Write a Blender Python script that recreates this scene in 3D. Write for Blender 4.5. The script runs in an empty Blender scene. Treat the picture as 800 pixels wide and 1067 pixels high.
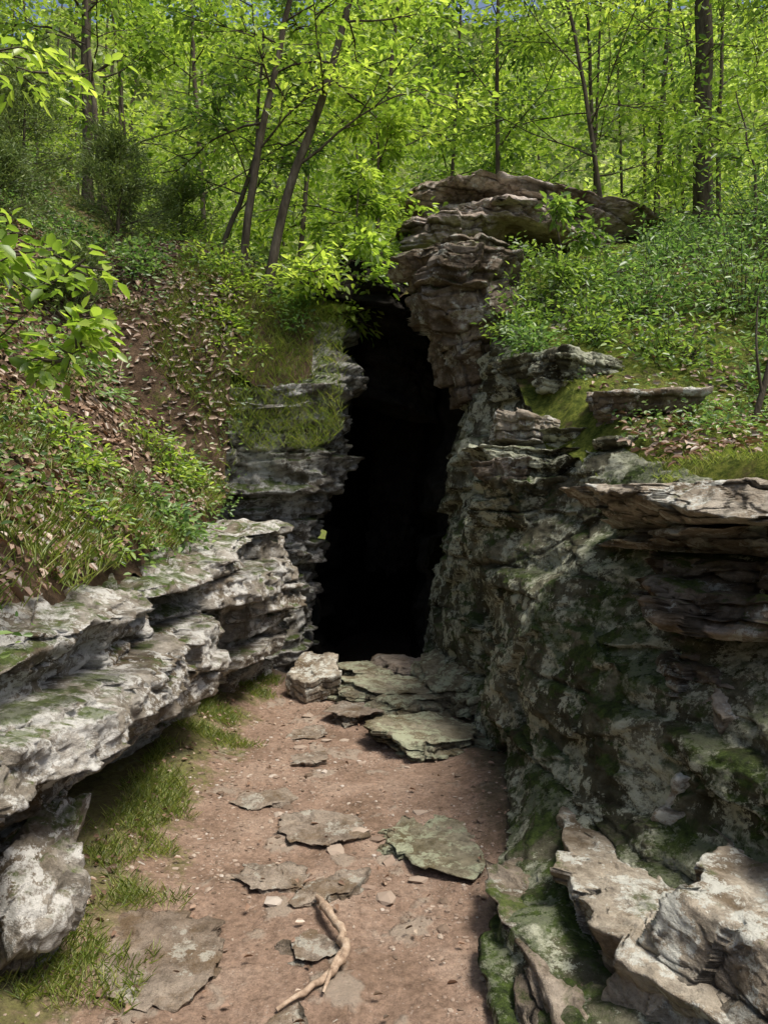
import bpy, bmesh, math, random
import numpy as np
from mathutils import Vector, Euler

scene = bpy.context.scene
# ------------------------------------------------------------------ noise
def h3(ix, iy, iz, s):
    n = (ix.astype(np.int64)*73856093) ^ (iy.astype(np.int64)*19349663) ^ (iz.astype(np.int64)*83492791) ^ (int(s)*374761393)
    n = n & 0xffffffff
    n = ((n ^ (n >> 13))*1274126177) & 0xffffffff
    n = ((n ^ (n >> 15))*668265263) & 0xffffffff
    n = n ^ (n >> 16)
    return n/4294967295.0

def vn(x, y, z, s=0):
    x, y, z = np.broadcast_arrays(np.asarray(x, float), np.asarray(y, float), np.asarray(z, float))
    ix, iy, iz = np.floor(x), np.floor(y), np.floor(z)
    fx, fy, fz = x-ix, y-iy, z-iz
    fx = fx*fx*(3-2*fx); fy = fy*fy*(3-2*fy); fz = fz*fz*(3-2*fz)
    r = 0
    for a in (0, 1):
        wx = fx if a else 1-fx
        for b in (0, 1):
            wy = fy if b else 1-fy
            for c in (0, 1):
                wz = fz if c else 1-fz
                r = r + wx*wy*wz*h3(ix+a, iy+b, iz+c, s)
    return r*2-1

def fbm(x, y, z, o=4, s=0, g=.5):
    r = 0; a = 1; t = 0
    for i in range(o):
        r = r + a*vn(x*2**i+i*7.3, y*2**i+i*3.1, z*2**i, s+i); t += a; a *= g
    return r/t

def facet(u, v, s):
    """piecewise planar fractured relief; returns value in about [-1,1] and cell edge closeness"""
    iu, iv = np.floor(u), np.floor(v); z0 = np.zeros_like(iu)
    best = np.full(u.shape, 9.0); sec = np.full(u.shape, 9.0); val = np.zeros(u.shape)
    for a in (-1, 0, 1):
        for b in (-1, 0, 1):
            cu, cv = iu+a, iv+b
            pu = cu+.1+.8*h3(cu, cv, z0, s); pv = cv+.1+.8*h3(cu, cv, z0+1, s)
            du, dv = u-pu, v-pv; d = np.maximum(np.abs(du), np.abs(dv))*.6+.4*np.hypot(du, dv)
            va = (h3(cu, cv, z0+2, s)-.5)*1.3+du*(h3(cu, cv, z0+3, s)-.5)*1.8+dv*(h3(cu, cv, z0+4, s)-.5)*1.8
            m = d < best
            sec = np.where(m, best, np.minimum(sec, d)); val = np.where(m, va, val); best = np.where(m, d, best)
    return val, sec-best

def sstep(a, b, x):
    t = np.clip((x-a)/(b-a), 0, 1)
    return t*t*(3-2*t)

# ------------------------------------------------------------------ mesh util
def make_obj(name, V, Q, mats, midx=None, smooth=True, attrs=None, recenter=True, parent=None):
    V = np.asarray(V, float); Q = np.asarray(Q, np.int32)
    loc = np.zeros(3)
    if recenter:
        loc = V.mean(0); loc[2] = V[:, 2].min(); V = V-loc
    me = bpy.data.meshes.new(name)
    me.vertices.add(len(V)); me.vertices.foreach_set('co', V.astype(np.float32).ravel())
    me.loops.add(Q.size); me.loops.foreach_set('vertex_index', Q.ravel())
    me.polygons.add(len(Q))
    me.polygons.foreach_set('loop_start', np.arange(len(Q), dtype=np.int32)*Q.shape[1])
    for m in mats: me.materials.append(m)
    if midx is not None: me.polygons.foreach_set('material_index', np.asarray(midx, np.int32))
    me.update(calc_edges=True)
    me.polygons.foreach_set('use_smooth', np.full(len(me.polygons), smooth, dtype=bool))
    if attrs:
        for k, v in attrs.items():
            a = me.attributes.new(k, 'FLOAT', 'POINT'); a.data.foreach_set('value', np.asarray(v, np.float32))
    ob = bpy.data.objects.new(name, me); ob.location = loc
    scene.collection.objects.link(ob)
    if parent is not None: ob.parent = parent
    return ob

def grid_quads(nu, nv, flip=False):
    i = np.arange(nu-1)[:, None]; j = np.arange(nv-1)[None, :]
    a = i*nv+j; b = (i+1)*nv+j; c = (i+1)*nv+j+1; d = i*nv+j+1
    q = np.stack([a, b, c, d], -1).reshape(-1, 4)
    return q[:, ::-1] if flip else q

# ------------------------------------------------------------------ materials
class NT:
    def __init__(s, name):
        s.m = bpy.data.materials.new(name); s.m.use_nodes = True
        s.t = s.m.node_tree; s.t.nodes.clear()
        s.out = s.t.nodes.new('ShaderNodeOutputMaterial')
        s.geo = s.t.nodes.new('ShaderNodeNewGeometry')
    def n(s, ty, **k):
        nd = s.t.nodes.new(ty)
        for a, b in k.items(): setattr(nd, a, b)
        return nd
    def l(s, a, b): s.t.links.new(a, b)
    def pos(s, sc=(1, 1, 1)):
        m = s.n('ShaderNodeMapping'); m.inputs['Scale'].default_value = sc
        s.l(s.geo.outputs['Position'], m.inputs['Vector']); return m.outputs[0]
    def noise(s, scale, detail=6, rough=.6, sc=(1, 1, 1), dist=0):
        nd = s.n('ShaderNodeTexNoise'); nd.inputs['Scale'].default_value = scale
        nd.inputs['Detail'].default_value = detail; nd.inputs['Roughness'].default_value = rough
        nd.inputs['Distortion'].default_value = dist
        s.l(s.pos(sc), nd.inputs['Vector']); return nd.outputs['Fac']
    def ramp(s, fac, stops):
        r = s.n('ShaderNodeValToRGB'); e = r.color_ramp.elements
        while len(e) > 1: e.remove(e[0])
        e[0].position = stops[0][0]; c = stops[0][1]; e[0].color = (*c, 1) if hasattr(c, '__len__') else (c, c, c, 1)
        for p, c in stops[1:]:
            q = e.new(p); q.color = (*c, 1) if hasattr(c, '__len__') else (c, c, c, 1)
        s.l(fac, r.inputs[0]); return r.outputs[0]
    def mix(s, f, a, b, mode='MIX'):
        m = s.n('ShaderNodeMix', data_type='RGBA', blend_type=mode)
        for sock, v in ((m.inputs[0], f), (m.inputs[6], a), (m.inputs[7], b)):
            if isinstance(v, (int, float)): sock.default_value = v
            elif isinstance(v, tuple): sock.default_value = (*v, 1)
            else: s.l(v, sock)
        return m.outputs[2]
    def math(s, op, a, b=0.0, clamp=False):
        m = s.n('ShaderNodeMath', operation=op, use_clamp=clamp)
        for sock, v in ((m.inputs[0], a), (m.inputs[1], b)):
            if isinstance(v, (int, float)): sock.default_value = v
            else: s.l(v, sock)
        return m.outputs[0]
    def attr(s, name):
        a = s.n('ShaderNodeAttribute', attribute_name=name); return a.outputs['Fac']
    def sepn(s):
        x = s.n('ShaderNodeSeparateXYZ'); s.l(s.geo.outputs['Normal'], x.inputs[0]); return x.outputs
    def sepp(s):
        x = s.n('ShaderNodeSeparateXYZ'); s.l(s.geo.outputs['Position'], x.inputs[0]); return x.outputs
    def bump(s, h, strength, dist, prev=None):
        b = s.n('ShaderNodeBump'); b.inputs['Strength'].default_value = strength; b.inputs['Distance'].default_value = dist
        s.l(h, b.inputs['Height'])
        if prev is not None: s.l(prev, b.inputs['Normal'])
        return b.outputs[0]
    def bsdf(s, col, rough=.9, nrm=None, spec=.25):
        p = s.n('ShaderNodeBsdfPrincipled')
        if isinstance(col, tuple): p.inputs['Base Color'].default_value = (*col, 1)
        else: s.l(col, p.inputs['Base Color'])
        if isinstance(rough, (int, float)): p.inputs['Roughness'].default_value = rough
        else: s.l(rough, p.inputs['Roughness'])
        p.inputs['Specular IOR Level'].default_value = spec
        if nrm is not None: s.l(nrm, p.inputs['Normal'])
        s.l(p.outputs[0], s.out.inputs[0]); return p

def rock_mat(name, dark, mid, light, lich, lthr, moss_up, moss_all, moss=((.035, .06, .012), (.11, .15, .03)), extra_base=0.0, lsc=5.0):
    t = NT(name)
    big = t.noise(1.6, 6, .68, (1, 1, 1.8))
    c = t.ramp(big, [(.32, dark), (.47, mid), (.62, light)])
    fine = t.noise(14, 6, .78, (1, 1, 1.7))
    c = t.mix(.8, c, t.ramp(fine, [(.30, (.28, .26, .23)), (.48, (.85, .84, .82)), (.68, (1.3, 1.28, 1.24))]), 'MULTIPLY')
    st = t.ramp(t.noise(3.1, 6, .72, (1.4, 1.4, .6)), [(.49, 0.0), (.62, 1.0)])
    c = t.mix(t.math('MULTIPLY', st, .7), c, (dark[0]*.8, dark[1]*.70, dark[2]*.5))
    nz = t.sepn()[2]
    up = t.math('MULTIPLY', t.math('MAXIMUM', nz, 0.0), moss_up)
    mn = t.math('MULTIPLY', t.math('SUBTRACT', t.noise(2.6, 7, .74), .5), 3.6)
    zz = t.math('MULTIPLY', t.math('SUBTRACT', .7, t.sepp()[2]), extra_base)
    mf = t.math('ADD', t.math('ADD', up, moss_all), mn)
    mf = t.math('ADD', mf, zz)
    mf = t.ramp(mf, [(.42, 0.0), (.72, 1.0)])
    mc = t.ramp(t.noise(26, 5, .75), [(.35, moss[0]), (.65, moss[1])])
    c = t.mix(t.math('MULTIPLY', mf, .9), c, mc)
    ln = t.noise(lsc, 7, .78)
    lf = t.ramp(ln, [(lthr, 0.0), (lthr+.025, 1.0)])
    sp = t.ramp(fine, [(.40, .15), (.5, 1.0)])
    lf = t.math('MULTIPLY', lf, sp)
    lf = t.math('MULTIPLY', lf, t.math('SUBTRACT', 1.0, t.math('MULTIPLY', mf, .75)))
    c = t.mix(t.math('MULTIPLY', lf, .9), c, lich)
    c = t.mix(t.math('MULTIPLY', t.attr('crev'), .75), c, (.02, .017, .012))
    b = t.bump(fine, .8, .05)
    b = t.bump(t.noise(60, 5, .75), .65, .014, b)
    t.bsdf(c, .95, b, .15)
    return t.m

M_rockL = rock_mat('limestone_pale', (.12, .09, .055), (.31, .275, .225), (.52, .49, .445), (.68, .665, .62), .50, .75, -.16)
M_face = rock_mat('limestone_weathered', (.07, .06, .045), (.24, .22, .19), (.46, .44, .405), (.60, .59, .55), .495, 1.2, -.16)
M_rockR = rock_mat('limestone_mossy', (.04, .038, .022), (.12, .115, .075), (.23, .22, .155), (.56, .57, .43), .49, .55, .24,
                   ((.014, .026, .007), (.075, .115, .022)), .12, 3.6)
M_over = rock_mat('overhang_sandstone', (.08, .06, .04), (.23, .185, .14), (.42, .36, .295), (.50, .49, .42), .55, .75, -.18)
M_slab = rock_mat('ledge_sandstone', (.16, .12, .08), (.37, .315, .245), (.55, .495, .41), (.66, .66, .59), .52, .30, -.22)
M_ridge = rock_mat('ridge_sandstone', (.19, .14, .11), (.44, .365, .31), (.64, .56, .50), (.66, .65, .62), .58, .10, -.3)
M_cave_shade = rock_mat('cave_rock_shade', (.008, .007, .006), (.02, .018, .015), (.04, .034, .028), (.05, .045, .04), .64, .1, -.5)  # near-black rock colour paints in the darkness of the cave interior
M_flag = rock_mat('path_flagstone', (.20, .15, .11), (.33, .27, .215), (.43, .365, .30), (.46, .43, .36), .56, .03, -.36)
M_flagm = rock_mat('path_flagstone_mossy', (.14, .12, .07), (.27, .24, .165), (.37, .335, .25), (.43, .45, .31), .50, .16, -.20,
                   ((.06, .08, .02), (.15, .18, .05)))

# path
t = NT('path_dirt')
c = t.ramp(t.noise(2.2, 6, .7), [(.3, (.17, .115, .08)), (.5, (.285, .20, .15)), (.7, (.39, .295, .23))])
c = t.mix(.85, c, t.ramp(t.noise(36, 6, .82), [(.3, (.34, .31, .29)), (.5, (.9, .88, .86)), (.70, (1.4, 1.36, 1.3))]), 'MULTIPLY')
v = t.n('ShaderNodeTexVoronoi'); v.inputs['Scale'].default_value = 55; t.l(t.pos(), v.inputs['Vector'])
peb = t.ramp(v.outputs['Distance'], [(.18, 1.0), (.3, 0.0)])
sel = t.ramp(t.noise(17, 4, .6), [(.5, 0.0), (.6, 1.0)])
pf = t.math('MULTIPLY', peb, sel)
c = t.mix(t.math('MULTIPLY', pf, .6), c, (.40, .33, .27))
bs = t.ramp(t.noise(3.4, 4, .55, (1, .8, 1)), [(.58, 0.0), (.62, 1.0)])
c = t.mix(t.math('MULTIPLY', bs, .6), c, (.35, .30, .24))
px = t.sepp()
mossf = t.math('ADD', t.math('MULTIPLY', t.math('SUBTRACT', -.88, px[0]), 2.6), t.math('MULTIPLY', t.math('SUBTRACT', t.noise(4, 6, .75), .5), 3.6))
mossf = t.ramp(mossf, [(.2, 0.0), (.7, 1.0)])
mc = t.ramp(t.noise(30, 5, .7), [(.35, (.05, .055, .018)), (.65, (.15, .17, .04))])
c = t.mix(t.math('MULTIPLY', mossf, .75), c, mc)
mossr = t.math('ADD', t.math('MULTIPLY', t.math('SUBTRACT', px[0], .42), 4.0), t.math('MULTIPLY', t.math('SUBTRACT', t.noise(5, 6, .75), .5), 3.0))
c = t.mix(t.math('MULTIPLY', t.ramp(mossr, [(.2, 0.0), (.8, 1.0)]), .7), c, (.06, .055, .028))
floor_shade = t.ramp(t.math('MULTIPLY', px[1], .1), [(.64, 0.0), (.70, 1.0)])  # cave shade painted into the floor colour from the mouth inward
c = t.mix(t.math('MULTIPLY', floor_shade, .85), c, (.03, .024, .018))
b = t.bump(t.noise(12, 6, .7), .6, .05)
b = t.bump(bs, .5, .02, b)
b = t.bump(t.noise(90, 5, .75), .7, .012, b)
t.bsdf(c, .95, b, .12); M_path = t.m

# hillside
t = NT('hillside_soil')
px = t.sepp()
soil = t.ramp(t.noise(3, 6, .7), [(.3, (.05, .034, .022)), (.5, (.13, .088, .058)), (.7, (.21, .15, .10))])
soil = t.mix(.7, soil, t.ramp(t.noise(45, 5, .8), [(.3, (.35, .35, .35)), (.7, (1.5, 1.42, 1.35))]), 'MULTIPLY')
gn = t.noise(14, 6, .8)
green = t.ramp(gn, [(.3, (.025, .035, .008)), (.46, (.09, .12, .02)), (.60, (.22, .25, .045)), (.75, (.33, .29, .11))])
side = t.math('MULTIPLY', t.math('ADD', px[0], .2), .9, )
side = t.math('MINIMUM', t.math('MAXIMUM', side, -.05), .62)
far = t.math('MULTIPLY', t.math('SUBTRACT', px[1], 8.5), .12)
far = t.math('MINIMUM', t.math('MAXIMUM', far, 0.0), .5)
gf = t.math('ADD', t.math('ADD', side, far), t.math('MULTIPLY', t.math('SUBTRACT', t.noise(1.6, 6, .72), .45), 3.0))
gf = t.ramp(gf, [(.25, 0.0), (.55, 1.0)])
c = t.mix(gf, soil, green)
b = t.bump(gn, .9, .08)
b = t.bump(t.noise(80, 5, .7), .7, .014, b)
t.bsdf(c, .95, b, .1); M_hill = t.m

def leaf_mat(name, stops, trans=.45, tint=(1.0, 1.05, .6)):
    t = NT(name)
    c = t.ramp(t.attr('rnd'), stops)
    p = t.n('ShaderNodeBsdfDiffuse'); t.l(c, p.inputs[0])
    g = t.n('ShaderNodeBsdfGlossy'); g.inputs['Roughness'].default_value = .4; g.inputs[0].default_value = (.85, .9, .85, 1)
    tr = t.n('ShaderNodeBsdfTranslucent')
    t.l(t.mix(1.0, c, tuple(2.1*k for k in tint), 'MULTIPLY'), tr.inputs[0])
    mx = t.n('ShaderNodeMixShader'); mx.inputs[0].default_value = trans
    t.l(p.outputs[0], mx.inputs[1]); t.l(tr.outputs[0], mx.inputs[2])
    m2 = t.n('ShaderNodeMixShader'); m2.inputs[0].default_value = .045
    t.l(mx.outputs[0], m2.inputs[1]); t.l(g.outputs[0], m2.inputs[2]); t.l(m2.outputs[0], t.out.inputs[0])
    return t.m
M_leaf = leaf_mat('leaf_spring_green', [(0, (.08, .14, .022)), (.45, (.20, .29, .045)), (1, (.42, .49, .11))], .5)
M_leafd = leaf_mat('leaf_mid_green', [(0, (.045, .09, .022)), (.5, (.12, .19, .04)), (1, (.26, .34, .08))], .45)
M_leafb = leaf_mat('leaf_far_green', [(0, (.12, .18, .045)), (.5, (.28, .37, .10)), (1, (.52, .58, .20))], .5, (1.0, 1.03, .75))
M_shrub = leaf_mat('shrub_leaf', [(0, (.055, .105, .032)), (.5, (.13, .21, .062)), (1, (.27, .35, .12))], .38, (.9, 1.05, .6))
M_cedar = leaf_mat('cedar_needles', [(0, (.08, .12, .035)), (.5, (.14, .195, .06)), (1, (.23, .28, .10))], .2)
M_grass = leaf_mat('grass_blade', [(0, (.09, .13, .02)), (.5, (.20, .26, .045)), (1, (.36, .36, .12))], .35)
M_litter = leaf_mat('dead_leaf', [(0, (.07, .045, .028)), (.5, (.21, .13, .088)), (.85, (.34, .23, .165)), (1, (.47, .38, .30))], .1, (.8, .6, .4))

t = NT('distant_canopy')
c = t.ramp(t.noise(1.1, 7, .8), [(.36, (.05, .08, .02)), (.47, (.18, .26, .06)), (.56, (.38, .46, .13)), (.68, (.62, .68, .32))])
b = t.bump(t.noise(2.2, 6, .8), 1.0, .8)
t.bsdf(c, .9, b, .1); M_canopy = t.m
t = NT('bark')
c = t.ramp(t.noise(14, 6, .7, (1, 1, .25)), [(.3, (.035, .028, .02)), (.55, (.11, .09, .068)), (.75, (.21, .185, .15))])
b = t.bump(t.noise(30, 5, .7, (1, 1, .2)), .8, .02)
t.bsdf(c, .95, b, .1); M_bark = t.m
t = NT('bleached_wood')
c = t.ramp(t.noise(25, 6, .7, (1, 1, 1)), [(.3, (.18, .12, .08)), (.5, (.38, .28, .20)), (.7, (.52, .42, .32))])
b = t.bump(t.noise(60, 5, .7), .7, .008)
t.bsdf(c, .8, b, .2); M_wood = t.m
t = NT('pebble_stone')
c = t.ramp(t.attr('rnd'), [(0, (.12, .085, .06)), (.5, (.26, .19, .145)), (.9, (.36, .29, .23)), (1, (.46, .41, .36))])
t.bsdf(c, .9, None, .2); M_peb = t.m

# ------------------------------------------------------------------ terrain
XR_Y = [-8, 0, 2.3, 3.2, 4, 5, 5.8, 6.8, 7.8]
XR_X = [1.75, 1.75, 1.8, 1.75, 1.45, 1.15, 1.1, 1.15, 1.1]
def hill(x, y):
    EL = np.interp(y, [-10, 0, 4, 5.5, 6.8, 7.25, 7.7, 8.5, 10, 14, 25, 60], [1.0, 1.08, 1.17, 1.35, 1.66, 2.9, 3.6, 4.1, 4.6, 5.3, 6.8, 10])
    EF = np.interp(y, [-10, 0, 4, 8, 12, 60], [.6, .9, 1.5, 2.6, 3.8, 9])
    wf = sstep(1.5, 4.0, -x)
    L = EL*(1-wf)+EF*wf + .78*np.clip(-x-1.25, 0, 6.5)+.2*np.clip(-x-7.75, 0, 40)
    ER = np.interp(y, [-10, 0, 3, 4, 5, 6, 7, 8, 9.5, 14, 60], [1.5, 1.55, 1.62, 1.85, 2.15, 2.8, 3.5, 4.15, 4.9, 5.5, 9])
    R = ER+.16*np.clip(x-1.2, 0, 15)
    w = sstep(-.8, 1.0, x)
    h = L*(1-w)+R*w
    h = h+.16*fbm(x*.7, y*.7, 0, 3, 5)+.09*fbm(x*2.6, y*2.6, 0, 5, 9, .6)
    return h

def build_terrain():
    u = np.linspace(-3.3, 3.3, 520); xs = 3*np.sinh(u)
    vv = np.linspace(-1.9, 3.35, 500); ys = 5+4*np.sinh(vv)
    X, Y = np.meshgrid(xs, ys, indexing='ij')
    Z = hill(X, Y)
    xr = np.interp(Y, XR_Y, XR_X); xl = np.where(Y < 7.25, -1.5, -.75)
    din = np.minimum(X-xl, xr-X)
    inside = (din > 0) & (Y < 7.85)
    low = sstep(-.3, 0, din)*(Y < 7.1)
    Z = Z-.22*low
    V = np.stack([X, Y, Z], -1).reshape(-1, 3)
    Q = grid_quads(len(xs), len(ys))
    keep = ~inside.reshape(-1)[Q].all(1)
    make_obj('hillside_terrain', V, Q[keep], [M_hill], recenter=False)
build_terrain()

def path_z(x, y):
    z = .05*fbm(x*1.2, y*1.2, 3, 4, 21)+.018*fbm(x*6, y*6, 3, 4, 22)
    z = z+.14*sstep(-.9, -1.4, x)+.05*sstep(.35, .6, x)+.07*sstep(5.2, 6.6, y)
    return z-.45*sstep(6.9, 8.3, y)
xs = np.linspace(-2.2, 1.8, 320); ys = np.linspace(-3, 14.5, 900)
X, Y = np.meshgrid(xs, ys, indexing='ij')
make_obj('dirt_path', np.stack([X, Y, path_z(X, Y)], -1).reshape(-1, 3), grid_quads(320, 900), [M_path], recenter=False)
xs = np.linspace(-400, 400, 60)
X, Y = np.meshgrid(xs, xs, indexing='ij')
make_obj('ground', np.stack([X, Y, X*0-.8], -1).reshape(-1, 3), grid_quads(60, 60), [M_hill], recenter=False)

# ------------------------------------------------------------------ rock faces
def strata(s, z, seed, th=.16, L=.7, amp=1.0, fa=1.0):
    w = z+.07*vn(s*.6, 0, 0, seed)+.035*fbm(s*2.2, z*2, 0, 3, seed+1)
    q = w/th+.42*vn(w/(th*2.1), 5, 0, seed+2)
    k = np.floor(q); f = q-k
    z0 = np.zeros_like(k)
    off = .19*vn(s*.9, k*7.7, 0, seed+3)+.07*vn(s*2.7, k*3.7, 0, seed+4)
    w2 = w/.042+.5*vn(s*1.5, w*9, 0, seed+5); k2 = np.floor(w2)
    lm = sstep(-.15, .35, fbm(s*.8, z*1.6, 3, 2, seed+6))
    off2 = .045*vn(s*2.3, k2*3.3, 0, seed+7)*lm
    e = np.minimum(f, 1-f)*th
    gm = sstep(-.25, .35, vn(s*1.4, k*2.3+f.round(), 0, seed+8))
    g = np.exp(-(e/.012)**2)*gm
    wz = z+.08*fbm(s*1.5, z*1.5, 7, 2, seed+9); ws = s+.08*fbm(s*1.5, z*1.5, 9, 2, seed+10)
    f1, e1 = facet(ws/(L*.8), wz/(L*.34), seed+11)
    f2, e2 = facet(ws/(L*.26), wz/(L*.13), seed+12)
    f3, e3 = facet(ws/(L*.09), wz/(L*.055), seed+13)
    cg = np.exp(-(e1/.045)**2)*sstep(-.1, .4, vn(s*1.9, z*3, 0, seed+14))
    d = off+off2-.06*g-.035*cg+fa*(.085*f1+.035*f2+.012*f3)
    crev = np.clip(.85*g+.6*cg+.3*np.clip(-off/.1, 0, 1), 0, 1)
    return d*amp, crev

def curtain(name, st, ds, nv, mat, seed, th=.16, L=.7, amp=1.0, rough=1.0, flip=False, fa=1.0):
    P = np.array([[a[0], a[1], a[2], a[3]] for a in st], float)
    K = np.array([a[4] for a in st], float)
    seg = np.hypot(np.diff(P[:, 0]), np.diff(P[:, 1])); S = np.concatenate([[0], np.cumsum(seg)])
    s = [0.0]
    while s[-1] < S[-1]:
        yy = np.interp(s[-1], S, P[:, 1]); s.append(s[-1]+ds*max(1, abs(yy)/3.5))
    s = np.array(s); nu = len(s)
    ip = lambda c: np.interp(s, S, c)
    def smooth(a):
        k = np.exp(-np.linspace(-2, 2, 15)**2); k /= k.sum()
        return np.convolve(np.pad(a, 7, mode='edge'), k, 'valid')
    bx, by, nx, ny = [smooth(ip(P[:, i])) for i in range(4)]
    nl = np.hypot(nx, ny); nx /= nl; ny /= nl
    kk = K.shape[1]
    O = np.stack([smooth(ip(K[:, j, 0])) for j in range(kk)], 1)
    Zc = np.stack([smooth(ip(K[:, j, 1])) for j in range(kk)], 1)
    dl = np.hypot(np.diff(O, axis=1), np.diff(Zc, axis=1)).mean(0); T = np.concatenate([[0], np.cumsum(dl)]); T /= T[-1]
    tv = np.linspace(0, 1, nv)
    off = np.stack([np.interp(tv, T, O[i]) for i in range(nu)])
    z = np.stack([np.interp(tv, T, Zc[i]) for i in range(nu)])
    SS = np.repeat(s[:, None], nv, 1)
    dz = np.gradient(z, axis=1); do = np.gradient(off, axis=1)
    vert = np.abs(dz)/(np.hypot(dz, do)+1e-9)
    vert = np.clip(vert*1.3-.15, .12, 1)
    d, cr = strata(SS, z, seed, th, L, amp, fa)
    X0 = bx[:, None]+nx[:, None]*off; Y0 = by[:, None]+ny[:, None]*off
    r = .14*fbm(X0*1.1, Y0*1.1, z*1.6, 3, seed+8)+.04*fbm(X0*5, Y0*5, z*8, 4, seed+9, .6)+.014*fbm(X0*22, Y0*22, z*30, 3, seed+10)
    d = d*vert+r*rough
    X = X0+nx[:, None]*d; Y = Y0+ny[:, None]*d+.02*fbm(X0*4, Y0*4, z*5, 3, seed+12)
    ft, _ = facet((X0+.3*Y0)/.3, Y0/.4, seed+30)
    Z = z+(1-vert)*(.07*fbm(X0*4, Y0*4, 0, 4, seed+11)+.05*ft)+.012*fbm(X0*9, Y0*9, z*9, 3, seed+13)
    return make_obj(name, np.stack([X, Y, Z], -1).reshape(-1, 3), grid_quads(nu, nv, flip), [mat], attrs={'crev': (cr*vert).ravel()}, recenter=False)

def LP(top, under=.0, bulge=.0):
    return [(-.1, -.15), (-.12-under, .12), (-.12-under, .30), (.06+bulge, .42), (.12+bulge, .45+.35*(top-.45)), (.04, .45+.75*(top-.45)), (.10, top-.03), (.0, top+.02), (-.3, top+.05), (-.6, top+.0)]
left_st = [
    (-1.42, -2.0, 1, 0, LP(1.07)),
    (-1.42, 1.0, 1, 0, LP(1.07)),
    (-1.42, 2.4, 1, -.1, LP(1.10, .02, -.03)),
    (-1.38, 3.2, 1, -.1, LP(1.14, .14, .0)),
    (-1.32, 4.0, 1, -.15, LP(1.15, .20, .07)),
    (-1.25, 4.8, 1, -.1, LP(1.21, .17, .02)),
    (-1.16, 5.6, 1, -.1, LP(1.33, .12, 0)),
    (-1.05, 6.4, 1, -.2, LP(1.44, .07, 0)),
    (-1.02, 6.8, .9, -.1, LP(1.5, .0, -.02)),
    (-1.2, 7.15, .6, .4, LP(1.5, 0, -.05)),
]
curtain('rock_ledge', left_st, .010, 210, M_rockL, 11, .24, .85, .85, 1.0, False, 1.35)

def SP(top, a=0, b=0, c=0):
    return [(a, -.6), (a, .5), (a*.6+b*.1, 1.2), (b*.5+a*.2, 1.8), (b, 2.4), (c, top-.2), (c-.08, top), (c-.6, top+.3)]
st2 = [
    (-2.4, 7.3, .1, -1, SP(2.85)), (-1.7, 7.32, .1, -1, SP(2.85)), (-1.1, 7.4, .15, -1, SP(2.85, 0, .03, .02)),
    (-.84, 7.5, .6, -.8, SP(3.0, -.1, .13, .24)), (-.76, 7.75, .95, -.3, SP(3.3, -.16, .24, .42)),
    (-.70, 8.3, 1, 0, SP(4.0, -.18, .24, .48))]
curtain('rock_face', st2, .012, 240, M_face, 37, .26, .6, .95, 1.0, False, 1.3)
st3 = [(-.72, 8.2, 1, 0, SP(4.0, -.18, .24, .48)), (-.66, 9.5, 1, 0, SP(4.6, -.1, .1, .1)), (-.7, 11, 1, 0, SP(4.8)),
       (-.2, 13, .5, -.8, SP(5.0)), (1.2, 13.4, 0, -1, SP(5.0))]
curtain('cave_wall', st3, .03, 100, M_cave_shade, 39, .3, .8, .9)
def RP(pts): return [(-(a), z) for a, z in pts]
right_raw = [
 (-2., [(.35, -.15), (.4, .1), (.6, .2), (.95, .3), (1.2, .5), (1.3, .85), (1.55, 1.1), (1.8, 1.55), (2.3, 1.66)]),
 (1.5, [(.33, -.15), (.38, .08), (.55, .15), (1.0, .22), (1.25, .5), (1.3, .85), (1.55, 1.1), (1.8, 1.55), (2.3, 1.68)]),
 (2.6, [(.38, -.15), (.43, .08), (.6, .15), (1.0, .25), (1.2, .5), (1.28, .85), (1.55, 1.1), (1.8, 1.55), (2.3, 1.70)]),
 (3.2, [(.50, -.15), (.53, .1), (.66, .22), (.90, .32), (.98, .55), (1.06, .85), (1.40, 1.1), (1.75, 1.58), (2.3, 1.74)]),
 (4.0, [(.66, -.15), (.68, .1), (.74, .3), (.80, .5), (.83, .8), (.90, 1.05), (1.08, 1.32), (1.5, 1.75), (2.0, 1.95)]),
 (5.0, [(.76, -.15), (.76, .15), (.77, .4), (.78, .7), (.80, 1.0), (.84, 1.3), (1.0, 1.6), (1.3, 2.1), (1.7, 2.25)]),
 (5.8, [(.70, -.15), (.70, .15), (.69, .45), (.68, .8), (.67, 1.2), (.72, 1.55), (.95, 2.0), (1.15, 2.5), (1.6, 2.8)]),
 (6.8, [(.50, -.15), (.50, .3), (.52, .7), (.57, 1.1), (.64, 1.5), (.73, 2.0), (.84, 2.6), (.98, 3.2), (1.6, 3.45)]),
 (7.6, [(.44, -.6), (.45, .3), (.5, .8), (.57, 1.3), (.66, 1.8), (.76, 2.4), (.87, 3.0), (.97, 3.5), (1.6, 3.9)]),
]
curtain('mossy_rock_wall', [(0, y, -1, 0, RP(p)) for y, p in right_raw], .012, 280, M_rockR, 71, .42, 1.0, .5, .75, True, 1.5)
cv = [(7.5, right_raw[-1][1])]+[(y, [(.42, -.6), (.45, .3), (.5, .8), (.5, 1.3), (.55, 1.9), (.6, 2.6), (.6, 3.3), (.6, 4.0), (1.0, 4.5)]) for y in (8.6, 11, 14)]
curtain('cave_wall', [(.03, y, -1, 0, RP(p)) for y, p in cv], .03, 100, M_cave_shade, 73, .3, .8, .7, .8, True)

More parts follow.
